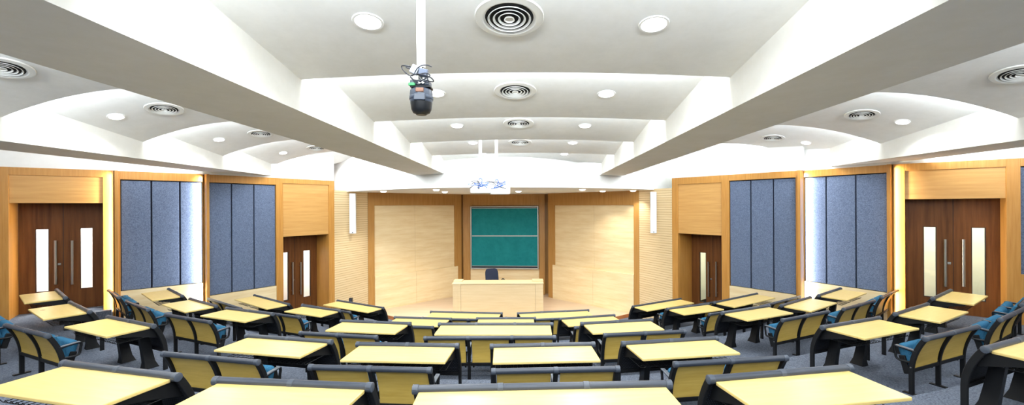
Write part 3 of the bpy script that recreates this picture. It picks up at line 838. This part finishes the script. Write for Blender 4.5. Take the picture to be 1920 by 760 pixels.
# two white projectors on white poles -------------------------------------------------------------
dp = 7.2
up = dp/F*S
for i, (pxp, x0, x1, yb, lab) in enumerate(((901, 882, 921, 355, 'white ceiling projector on a pole, the left one of the pair above the chalkboard'),
                                            (931, 916, 957, 357, 'white ceiling projector on a pole, the right one of the pair above the chalkboard'))):
    dpi = dp + i*.12
    a, b = un((x0+x1)/2, yb); r = empty('ceiling_projector', W(a*dpi, dpi, -b*dpi)); tag(r, lab, 'projector', 'white projectors')
    wd = (x1 - x0)*up
    bm = BM()
    pts = []
    for q in range(24):
        t = 2*math.pi*q/24; cc, ss = math.cos(t), math.sin(t)
        pts.append((wd/2*math.copysign(abs(cc)**.55, cc), .17*math.copysign(abs(ss)**.55, ss)))
    prism(bm, pts, 'z', -8*up, 8*up, 2.5*up); link('projector_body', bm, M['white_plastic'], r, True)
    bm = BM(); lathe(bm, [(0, .20), (.05, .20), (.055, .14), (0, .14)], 16, (wd*.2, 0, -1*up), 'y'); link('lens', bm, M['black_plastic'], r, True)
    px = (pxp - (x0 + x1)/2)*up
    bm = BM(); tube(bm, [(px, 0, 12*up), (px, 0, 98*up)], 2.9*up, 12); link('pole', bm, M['white_paint'], r, True)
    bm = BM(); box(bm, px - 5*up, px + 5*up, -.05, .05, 8*up, 12*up, .5*up); link('ceiling_bracket', bm, M['white_paint'], r)
    for q in range(4):
        random.seed(40 + q + 10*i)
        pts = [(px + random.uniform(-20, 20)*up, -.14 + random.uniform(-.08, .02), (7 + random.uniform(-8, 9))*up) for _ in range(5)]
        cable(r, pts, .65*up, 'cable_blue' if q % 3 else 'cable_dark')
    cable(r, [(px, -.03, 9*up), (px + 4*up, -.08, 16*up), (px + 1*up, -.1, 20*up), (px - 3*up, -.08, 17*up)], .8*up, 'cable_blue')

# ------------------------------------------------------------------ stage furniture
dl = 11.6
xa, xb = un(849, 560)[0]*dl, un(1018.5, 560)[0]*dl
ztop = -un(934, 532)[1]*dl
lec = empty('teacher_desk', W((xa + xb)/2, dl, STAGEZ)); tag(lec, 'wide pale wood lecture desk on the stage below the chalkboard', 'desk')
hw = (xb - xa)/2*S; hh = (ztop - STAGEZ)*S
bm = BM(); box(bm, -hw + .30, hw - .30, .012, .05, .0, hh - .03, .002); link('front_panel', bm, M['lectern_wood'], lec)
bm = BM()
for sx in (-1, 1):
    a, b = sorted((sx*hw, sx*(hw - .295)))
    box(bm, a, b, 0, .75, 0, hh - .022, .004)
    link('side_pedestal', bm, M['lectern_wood'], lec); bm = BM()
bm.free()
bm = BM()
for sx in (-1, 1):
    a, b = sorted((sx*(hw - .2), sx*(hw - .12)))
    box(bm, a, b, -.005, 0, .04, hh - .06, .002)
    link('pilaster_strip', bm, M['lectern_wood'], lec); bm = BM()
bm.free()
bm = BM(); box(bm, -hw - .03, hw + .02, -.012, .80, hh - .022, hh, .003); link('desk_top', bm, M['lectern_wood'], lec)
bm = BM(); box(bm, -hw - .04, -hw + .3, .35, .80, hh, hh + .035, .004); link('raised_ledge', bm, M['lectern_wood'], lec)
bm = BM(); box(bm, hw - .4, hw + .03, .35, .80, hh, hh + .035, .004); link('raised_ledge', bm, M['lectern_wood'], lec)

dch = 12.75
a, b = un(925.5, 520); och = empty('office_chair', W(a*dch, dch, STAGEZ), math.radians(207)); tag(och, 'dark navy office chair behind the lecture desk', 'chair')
uc = dch/F*S
zc = (-un(925, 505)[1]*dch - STAGEZ)*S          # top of the backrest
bm = BM()
pr_ = []
for q in range(28):
    t = 2*math.pi*q/28; cc, ss = math.cos(t), math.sin(t)
    pr_.append((13.8*uc*math.copysign(abs(cc)**.42, cc)*(1.0 if ss < 0 else .95), 21*uc*math.copysign(abs(ss)**.42, ss)))
prism(bm, pr_, 'y', -.03, .04, .018)
for v in bm.verts: v.co.y += -.06*(v.co.x/(14*uc))**2 * -1
ob = link('backrest', bm, M['navy'], och, True); ob.location = (0, -.22, zc - 21*uc); ob.rotation_euler = (math.radians(8), 0, 0)
bm = BM(); box(bm, -.25, .25, -.20, .27, zc - .72, zc - .63, .035, 3); link('seat', bm, M['navy'], och, True)
bm = BM(); tube(bm, curve_pts([(0, -.05, zc - .74), (0, -.24, zc - .72), (0, -.28, zc - .55), (0, -.26, zc - .35)], 5), .025, 8); link('back_support', bm, M['black_plastic'], och, True)
for sx in (-1, 1):
    bm = BM(); tube(bm, curve_pts([(sx*.25, -.02, zc - .66), (sx*.36, -.02, zc - .58), (sx*.38, .0, zc - .46), (sx*.38, .10, zc - .41), (sx*.38, .22, zc - .44), (sx*.36, .20, zc - .54), (sx*.25, .10, zc - .66)], 5), .022, 8)
    link('armrest', bm, M['black_plastic'], och, True)
bm = BM(); tube(bm, [(0, 0, .10), (0, 0, zc - .70)], .03, 12); link('gas_column', bm, M['black_plastic'], och, True)
for k in range(5):
    t = 2*math.pi*k/5; bm = BM(); tube(bm, [(0, 0, .12), (.30*math.cos(t), .30*math.sin(t), .08)], [.03, .018], 8)
    leg = link('base_leg', bm, M['black_plastic'], och, True)
    bm = BM(); lathe(bm, [(0, -.02), (.028, -.02), (.028, .02), (0, .02)], 12, (.30*math.cos(t), .30*math.sin(t), .03), 'x'); link('caster', bm, M['black_plastic'], leg, True)

# ------------------------------------------------------------------ desks and benches
P = .5*S                                             # seat pitch (m)
TZ = TH*S
def profile(z, zt, lean):                            # forward offset of the curved upright at height z
    t = max(0.0, min(1.0, (zt - z)/(zt*.62)))
    return lean*(1 - (1 - t)**2.0)

def upright(bm, x0, x1, zt, lean, w_top, w_bot, z_end=0.0):
    n = 14; front = []; backp = []
    for i in range(n + 1):
        z = zt + (z_end - zt)*i/n; y = profile(z, zt, lean); w = w_top + (w_bot - w_top)*min(1, (i/n)*1.6)
        front.append((y + w/2, z)); backp.append((y - w/2, z))
    prism(bm, front + backp[::-1], 'x', x0, x1, .006)

def sheet(bm, x0, x1, z0, z1, zt, lean, off, th, n=8):
    a = []; b = []
    for i in range(n + 1):
        z = z1 + (z0 - z1)*i/n; y = profile(z, zt, lean) + off
        a.append((y + th/2, z)); b.append((y - th/2, z))
    prism(bm, a + b[::-1], 'x', x0, x1, .003)

def rail_parts(root, n, z, r, rc):
    L = n*P
    bm = BM(); tube(bm, [(-L/2, 0, z), (L/2, 0, z)], r, 14); rl = link('top_rail', bm, M['rail'], root, True)
    for i in range(n + 1):
        x = -L/2 + i*P; w = .022
        if i == 0: x += .018
        if i == n: x -= .018
        bm = BM()
        lathe(bm, [(0, -w - .004), (rc*.8, -w - .004), (rc, -w), (rc, w), (rc*.8, w + .004), (0, w + .004)], 16, (x, 0, z), 'x')
        link('rail_collar', bm, M['collar'], rl, True)

def make_desk(n):
    root = empty('lecture_desk'); L = n*P
    rail_parts(root, n, TZ - .036, .033, .037)
    bm = BM(); box(bm, -L/2 + .045, L/2 - .045, -.53, -.026, TZ - .075, TZ - .045, .007, 2); link('desktop', bm, M['desk_wood'], root)
    for sx in (-1, 1):
        bm = BM(); x = sx*(L/2 - .018); upright(bm, x - .018, x + .018, TZ - .03, .155, .075, .055); link('side_upright', bm, M['black_metal'], root)
        bm = BM(); x = sx*(L/2 - .07)
        prism(bm, [(.02, TZ - .08), (-.42, TZ - .08), (-.42, TZ - .10), (-.20, TZ - .15), (.09, TZ - .24)], 'x', x - .006, x + .006); link('desktop_bracket', bm, M['black_metal'], root)
    bm = BM(); sheet(bm, -L/2 + .036, L/2 - .036, .30, TZ - .06, TZ - .03, .155, .012, .008); link('modesty_panel', bm, M['perforated'], root)
    bm = BM(); y = profile(.30, TZ, .155); box(bm, -L/2 + .036, L/2 - .036, y - .02, y + .03, .275, .315, .004); link('lower_rail', bm, M['black_metal'], root)
    for i in range(n):
        x = -L/2 + P*(i + .5) - (0 if n > 2 else 0)
        bm = BM(); yc = .10
        rings = []
        for z, wx, wy in ((0.0, .070, .095), (.012, .068, .09), (.10, .048, .068), (.22, .039, .065), (TZ - .16, .035, .055), (TZ - .085, .042, .06)):
            rings.append([bm.verts.new((x + sx*wx, yc - .12*(z/TZ) + sy*wy, z)) for sx, sy in ((-1,-1),(1,-1),(1,1),(-1,1))])
        for A, B in zip(rings, rings[1:]):
            for k in range(4): bm.faces.new((A[k], A[(k+1)%4], B[(k+1)%4], B[k]))
        bm.faces.new(rings[0][::-1]); bm.faces.new(rings[-1])
        link('pedestal_leg', bm, M['black_metal'], root, True)
        bm = BM(); z = TZ - .19
        for q in range(6):
            y = -.09 - q*.065
            tube(bm, [(x - P*.40, y, z), (x + P*.40, y, z)], .0035, 5)
        for q in range(9):
            xx = x - P*.40 + q*P*.10
            tube(bm, [(xx, -.06, TZ - .08), (xx, -.07, z), (xx, -.415, z), (xx, -.435, z + .03)], .0035, 5)
        link('wire_basket', bm, M['black_metal'], root)
    return root

CZ = .60*S                                           # bench back height
def make_bench(n):
    root = empty('bench_seat'); L = n*P; lean = .15
    rail_parts(root, n, CZ - .034, .031, .035)
    for i in range(n + 1):
        x = -L/2 + i*P
        if i == 0: x += .02
        if i == n: x -= .02
        bm = BM(); upright(bm, x - .024, x + .024, CZ - .03, lean, .062, .05); box(bm, x - .03, x + .03, lean - .09, lean + .09, 0, .015, .004); po = link('back_post', bm, M['black_metal'], root)
        bm = BM(); lathe(bm, [(0, -.028), (.009, -.028), (.009, .028), (0, .028)], 8, (x, profile(.36, CZ, lean), .36), 'x'); link('bolt', bm, M['steel'], po, True)
        # armrest loop
        bm = BM()
        loop = curve_pts([(x, .085, .565), (x, .20, .585), (x, .30, .597), (x, .335, .575), (x, .325, .50), (x, .315, .44), (x, .27, .415), (x, .14, .42)], 4)
        tube(bm, loop, .016, 8); ar = link('armrest', bm, M['black_metal'], root, True)
        bm = BM(); prism(bm, [(x - .024, .10), (x + .024, .10), (x + .024, .32), (x - .024, .32)], 'z', 0, .016, .006)
        for v in bm.verts: v.co.z += .58 + .085*(v.co.y - .10)
        link('arm_pad', bm, M['arm_pad'], ar)
    bm = BM(); y = profile(.325, CZ, lean); box(bm, -L/2 + .04, L/2 - .04, y - .022, y + .022, .295, .345, .006); link('lower_rail', bm, M['black_metal'], root)
    bm = BM(); y = profile(.74, CZ, lean); box(bm, -L/2 + .04, L/2 - .04, y - .012, y + .016, CZ - .075, CZ - .04, .003); link('upper_rail', bm, M['black_metal'], root)
    for i in range(n):
        x0 = -L/2 + i*P; xc = x0 + P/2; w = P/2 - .05
        bm = BM(); sheet(bm, xc - w, xc + w, .335, CZ - .062, CZ, lean, -.004, .014, 10); link('wood_back_panel', bm, M['shell_wood'], root)
        bm = BM(); sheet(bm, xc - w + .01, xc + w - .01, .40, CZ - .08, CZ, lean, .032, .05, 10); link('back_cushion', bm, M['blue'], root, True)
        # seat folded half up
        bm = BM(); box(bm, -w + .03, w - .03, 0, .37, -.05, .05, .042, 4)
        for v in bm.verts:
            t = v.co.y/.37
            v.co.z += .035*math.sin(math.pi*min(max(t, 0), 1))*(1 if v.co.z > 0 else -.6)
        se = link('seat', bm, M['blue'], root, True); se.location = (xc, .20, .265); se.rotation_euler = (math.radians(75), 0, 0)
        bm = BM(); box(bm, -w + .0, -w + .028, -.02, .22, -.055, .02, .01); link('seat_hinge', bm, M['black_metal'], se)
        bm = BM(); box(bm, w - .028, w, -.02, .22, -.055, .02, .01); link('seat_hinge', bm, M['black_metal'], se)
    return root

PROTO = {}
def place(kind, row, x0, y0, x1, y1, n, label, group):
    dz = 0.0 if kind == 'desk' else {'B': .041, 'C': .058, 'D': .065, 'E': .075}[row]
    z = RAILZ[row] + dz
    if kind == 'bench': z = FLOORZ[row] + .60
    p, q = Vector(at_z(x0, y0, z)), Vector(at_z(x1, y1, z))
    if kind == 'bench':      # use the row's mean seat height for the footprint
        z2 = RAILZ[row] + dz; p, q = Vector(at_z(x0, y0, z2)), Vector(at_z(x1, y1, z2))
    c = (p + q)/2; ang = math.atan2(q.y - p.y, q.x - p.x)
    key = (kind, n)
    if key not in PROTO: PROTO[key] = make_desk(n) if kind == 'desk' else make_bench(n); o = PROTO[key]
    else: o = dup(PROTO[key])
    o.location = W(c.x, c.y, FLOORZ[row]); o.rotation_euler = (0, 0, ang)
    tag(o, label, 'desk' if kind == 'desk' else 'seat', group)
    return o

D2, D3 = 'yellow double desk', 'yellow triple desk'
NEAR = {'A': 'nearest row', 'B': 'second row', 'C': 'third row', 'D': 'fourth row', 'E': 'row closest to the stage'}
DESKS = {
 'A': [(118,675,335,700,2,'%s at the left end of the nearest row, at the lower left' % D2),
       (403,706,697,718,2,'%s in the nearest row, directly left of the long centre desk' % D2),
       (785,722,1248,713,3,'long yellow triple desk at the bottom centre of the photo'),
       (1328,704,1595,683,2,'%s in the nearest row, just right of the long centre desk' % D2),
       (1851,648,1957,619,2,'%s cut off by the right edge of the photo in the nearest row' % D2)],
 'B': [(106,541,123,556,2,'%s closest to the big left double door, leftmost of all desks' % D2),
       (131,564,169,582,2,'%s with a brown stain on its corner before the big left door' % D2),
       (202,591,289,608,2,'%s in the second row, third from the left end' % D2),
       (462,626,622,637,2,'%s in the second row, fourth from the left end' % D2),
       (669,641,860,644,2,'%s in the second row, directly left of its centre gap' % D2),
       (919,645,1115,641,2,'%s in the second row, directly right of its centre gap' % D2),
       (1167,640,1344,630,2,'%s in the second row, fourth from the right end' % D2),
       (1543,610,1647,593,2,'%s in the second row, third from the right end' % D2),
       (1677,586,1740,567,2,'%s in the second row, second from its right end' % D2),
       (1752,556,1780,543,2,'%s directly in front of the big right double door glass' % D2)],
 'C': [(316,540,342,553,2,'%s below the left felt panels, leftmost in the third row' % D2),
       (356,558,406,572,2,'%s in the third row, second from the left end' % D2),
       (427,576,509,586,2,'%s in the third row, third from the left end' % D2),
       (641,599,768,604,2,'%s in the third row, just left of the triple centre desk' % D2),
       (826,605,1033,605,3,'%s in the centre of the third row, above the triple bench' % D3),
       (1089,604,1223,597,2,'%s in the third row, just right of the triple centre desk' % D2),
       (1355,584,1441,571.5,2,'%s in the third row, third from the right end' % D2),
       (1464,571,1520,555,2,'%s in the third row, second from the right end' % D2),
       (1535,552,1576,539,2,'%s below the right felt panels, rightmost in the third row' % D2)],
 'D': [(477,552,542,569,3,'%s against the left dado, left of the small left door' % D3),
       (566,571.5,638.5,581,2,'%s in the fourth row in front of the small left door' % D2),
       (739,593,847,596,2,'%s in the fourth row, left of its small centre desk' % D2),
       (895,595,1003,594.5,2,'%s in the middle of the fourth row, mostly hidden' % D2),
       (1047,596,1154,589,2,'%s in the fourth row, right of its small centre desk' % D2),
       (1251,577.5,1328,568,2,'%s in the fourth row in front of the small right door' % D2),
       (1342,565,1417,549.5,3,'%s against the right dado, right of the small right door' % D3)],
 'E': [(632,562,720,576,3,'%s before the left slatted wall, left end of the front row' % D3),
       (807,583,942,586,3,'%s at the front, below the left half of the lecture desk' % D3),
       (970,586,1104,580,3,'%s at the front, below the right end of the lecture desk' % D3),
       (1188,573,1275,559,3,'%s before the right slatted wall, right end of the front row' % D3)]}
for row, L in DESKS.items():
    for x0, y0, x1, y1, n, lab in L:
        o = place('desk', row, x0, y0, x1, y1, n, lab, 'yellow desks of the ' + NEAR[row])
        if 'stain' in lab:
            bm = BM(); vs = []
            random.seed(9)
            for q in range(18):
                t = 2*math.pi*q/18; rr = random.uniform(.022, .040)
                vs.append(bm.verts.new((rr*1.5*math.cos(t), rr*math.sin(t), 0)))
            bm.faces.new(vs)
            st = link('brown_stain', bm, M['stain'], o); st.location = (-.30, -.40, TZ - .0445)
            st['label'] = 'small brown stain'
B2, B3 = 'yellow-backed double bench', 'yellow-backed triple bench'
BENCHES = {
 'B': [(-34,581,9,570,0,''),
       (11,607,90,627,2,'%s with blue seats beside the left edge, behind the biggest left desk' % B2),
       (300,659,491,676,2,'%s in the second row, seen between the two leftmost nearest desks' % B2),
       (576,684,813,690,2,'%s in the second row, just left of the bottom centre' % B2),
       (919,692,1164,687,2,'%s right behind the long bottom centre desk' % B2),
       (1264,679,1475,667,2,'%s in the second row, right of the bottom centre desk' % B2),
       (1736,632,1832,610,2,'%s and raised blue seats, standing free at the lower right' % B2),
       (1876,597,1921,576,2,'%s at the lower right edge, second from the right' % B2),
       (1917,569,1934,552,2,'blue-seated bench cut off by the right edge before the big right door')],
 'C': [(205,542,221,553.5,2,'bench seen edge-on beside the bright post left of the felt panels'),
       (237,561.5,278,577,2,'%s in the third row, second from the left end' % B2),
       (311,586,394,599.5,2,'%s in the third row, third from the left end' % B2),
       (562,619,707,627,2,'%s in the third row, just left of the triple bench' % B2),
       (795,628.5,1042,627,3,'%s in the centre of the third row' % B3),
       (1131,623,1286,616,2,'%s in the third row, just right of the triple bench' % B2),
       (1466,596,1554,580,2,'%s in the third row, third from the right end' % B2),
       (1584,575,1637,561,2,'%s in the third row, second from the right end' % B2),
       (1654,554,1684,540,2,'%s in the third row, beside the glowing right door frame' % B2)],
 'D': [(392,557,450.5,574.5,3,'%s under the left felt panels, leftmost of the fourth row' % B3),
       (484,580,563,591,2,'%s in the fourth row, in front of the small left door' % B2),
       (695,605.5,813,609,2,'%s in the fourth row, left of centre, mostly behind a desk' % B2),
       (1077,609.5,1196,604.5,2,'%s in the fourth row, right of centre, mostly behind a desk' % B2),
       (1329,585.5,1407,574,2,'%s in the fourth row, in front of the small right door' % B2),
       (1426,571,1499,552.6,3,'%s under the right felt panels, rightmost of the fourth row' % B3)],
 'E': [(566,567,657.5,581.5,3,'%s in the front row at the foot of the small left door' % B3),
       (783,593,924,595,3,'%s in the front row, below the left half of the lecture desk' % B3),
       (989,595,1130,590,3,'%s in the front row, below the right end of the lecture desk' % B3),
       (1248,577,1342,562,3,'%s in the front row at the foot of the small right door' % B3)]}
for row, L in BENCHES.items():
    for x0, y0, x1, y1, n, lab in L:
        if n: place('bench', row, x0, y0, x1, y1, n, lab, 'bench seats of the ' + NEAR[row])
# the bench cut off at the left edge stands behind the stained desk
o = dup(PROTO[('bench', 2)]); c = Vector((-6.72, 5.10)); o.location = W(c.x, c.y, FLOORZ['B']); o.rotation_euler = (0, 0, math.radians(-31))
tag(o, 'blue-seated bench cut off by the left edge, only its end in view', 'seat', 'bench seats of the second row')

# a small black box standing on the stage edge before the left slatted wall
xb_, db_ = at_z(658, 572, STAGEZ + .3)
bx_ = empty('equipment_box')
bx_.location = W(un(658, 562)[0]*11.15, 11.15, STAGEZ)
zz = (-un(658, 559)[1]*11.15 - STAGEZ)*S
tag(bx_, 'small black box before the left slatted wall, just above a front-row desk', 'box')
bm = BM(); box(bm, -.055, .055, -.06, .06, 0, zz, .01); link('cabinet', bm, M['black_plastic'], bx_)
bm = BM(); box(bm, -.04, .04, -.066, -.058, .03, zz - .03, .004); link('grille', bm, M['dark_blue_plastic'], bx_)

# ------------------------------------------------------------------ lighting
def area(name, loc, aim, sx, sy, power, col=(1, 1, 1), spread=math.pi):
    ld = bpy.data.lights.new(name, 'AREA'); ld.shape = 'RECTANGLE'; ld.size = sx; ld.size_y = sy; ld.energy = power; ld.color = col; ld.spread = spread
    o = bpy.data.objects.new(name, ld); COL.objects.link(o)
    z = -Vector(aim).normalized(); x = Vector((1, 0, 0)) if abs(z.x) < .9 else Vector((0, 1, 0))
    x = (x - z*x.dot(z)).normalized(); y = z.cross(x)
    m = Matrix((x, y, z)).transposed().to_4x4(); m.translation = loc; o.matrix_world = m
    return o
# cove tubes on the stage side of every ceiling step, following the vault
COOL = (.86, .94, 1)
for bay, d in COVES:
    a, b, e, p, v = BAYS[bay]
    if d > 11: continue
    xa, xb = fx(a, d), fx(b, d); n = 3 if bay == 'main' else 6
    for i in range(n):
        u = -1 + (2*i + 1)/n
        area('cove_tube', W((xa + xb)/2 + u*(xb - xa)/2, d + .03, HF + v*(1 - u*u) + .08), (0, 1, -.25), (xb - xa)*S*.92/n, .05, (88 if bay == 'main' else 78)/n, COOL)
# tubes on top of the outer bulkheads, towards the walls
for l, sgn, pw in ((KLO, -1, 230), (KRO, 1, 330)):
    along = (Vector(l[1]) - Vector(l[0])).normalized(); along = Vector((along.x, along.y, 0))
    o = area('bulkhead_tube', W(fx(l, 4.5) + sgn*.06, 4.5, HB + .2), (sgn, 0, .15), 12*S, .05, pw, (.92, .97, 1))
    z = -Vector((sgn*along.y, -sgn*along.x, .15)).normalized() if along.y > 0 else -Vector((sgn, 0, .15)).normalized()
    x = (along - z*along.dot(z)).normalized(); y = z.cross(x)
    m = Matrix((x, y, z)).transposed().to_4x4(); m.translation = o.matrix_world.translation; o.matrix_world = m
# strip lights in the wall gaps, each behind a projecting wood fin
trim(L2, [(0, .05, -.085, 0, BOT, FT)], 'projecting wood fin hiding the left light strip')
trim(L3, [(0, .05, -.085, 0, BOT, FT)], 'projecting wood fin beside the left felt panels')
trim(R3, [(R3.L - .05, R3.L, -.085, 0, BOT, FT)], 'projecting wood fin beside the right felt panels')
trim(R2, [(R2.L - .05, R2.L, -.085, 0, BOT, FT)], 'projecting wood fin hiding the right light strip')
zt, zb = FT - .06, -2.1
led(L1, L1.L - .012, -1.9, zt, -L1.e.to_3d()*1.0 + L1.outv()*.6, 36, (1, .88, .68), t=-.045)
led(L2, L2.L - .012, -2.1, zt, -L2.e.to_3d()*1.0 + L2.outv()*.45, 60, (.95, .97, 1), t=-.03)
led(R2, .012, -2.1, zt, R2.e.to_3d()*1.0 + R2.outv()*.45, 60, (.95, .97, 1), t=-.03)
led(R1, .012, -1.9, zt, R1.e.to_3d()*1.0 + R1.outv()*.6, 36, (1, .88, .68), t=-.045)

wd = bpy.data.worlds.new('world'); scene.world = wd; wd.use_nodes = True
wd.node_tree.nodes['Background'].inputs[0].default_value = (1, 1, 1, 1)
wd.node_tree.nodes['Background'].inputs[1].default_value = 0.3
vs = scene.view_settings
vs.view_transform = 'Standard'; vs.look = 'None'; vs.gamma = 1.0; vs.exposure = 0.0; vs.use_curve_mapping = False
scene.cycles.max_bounces = 10; scene.cycles.diffuse_bounces = 6
scene.cycles.use_denoising = True
scene.cycles.sample_clamp_indirect = 8
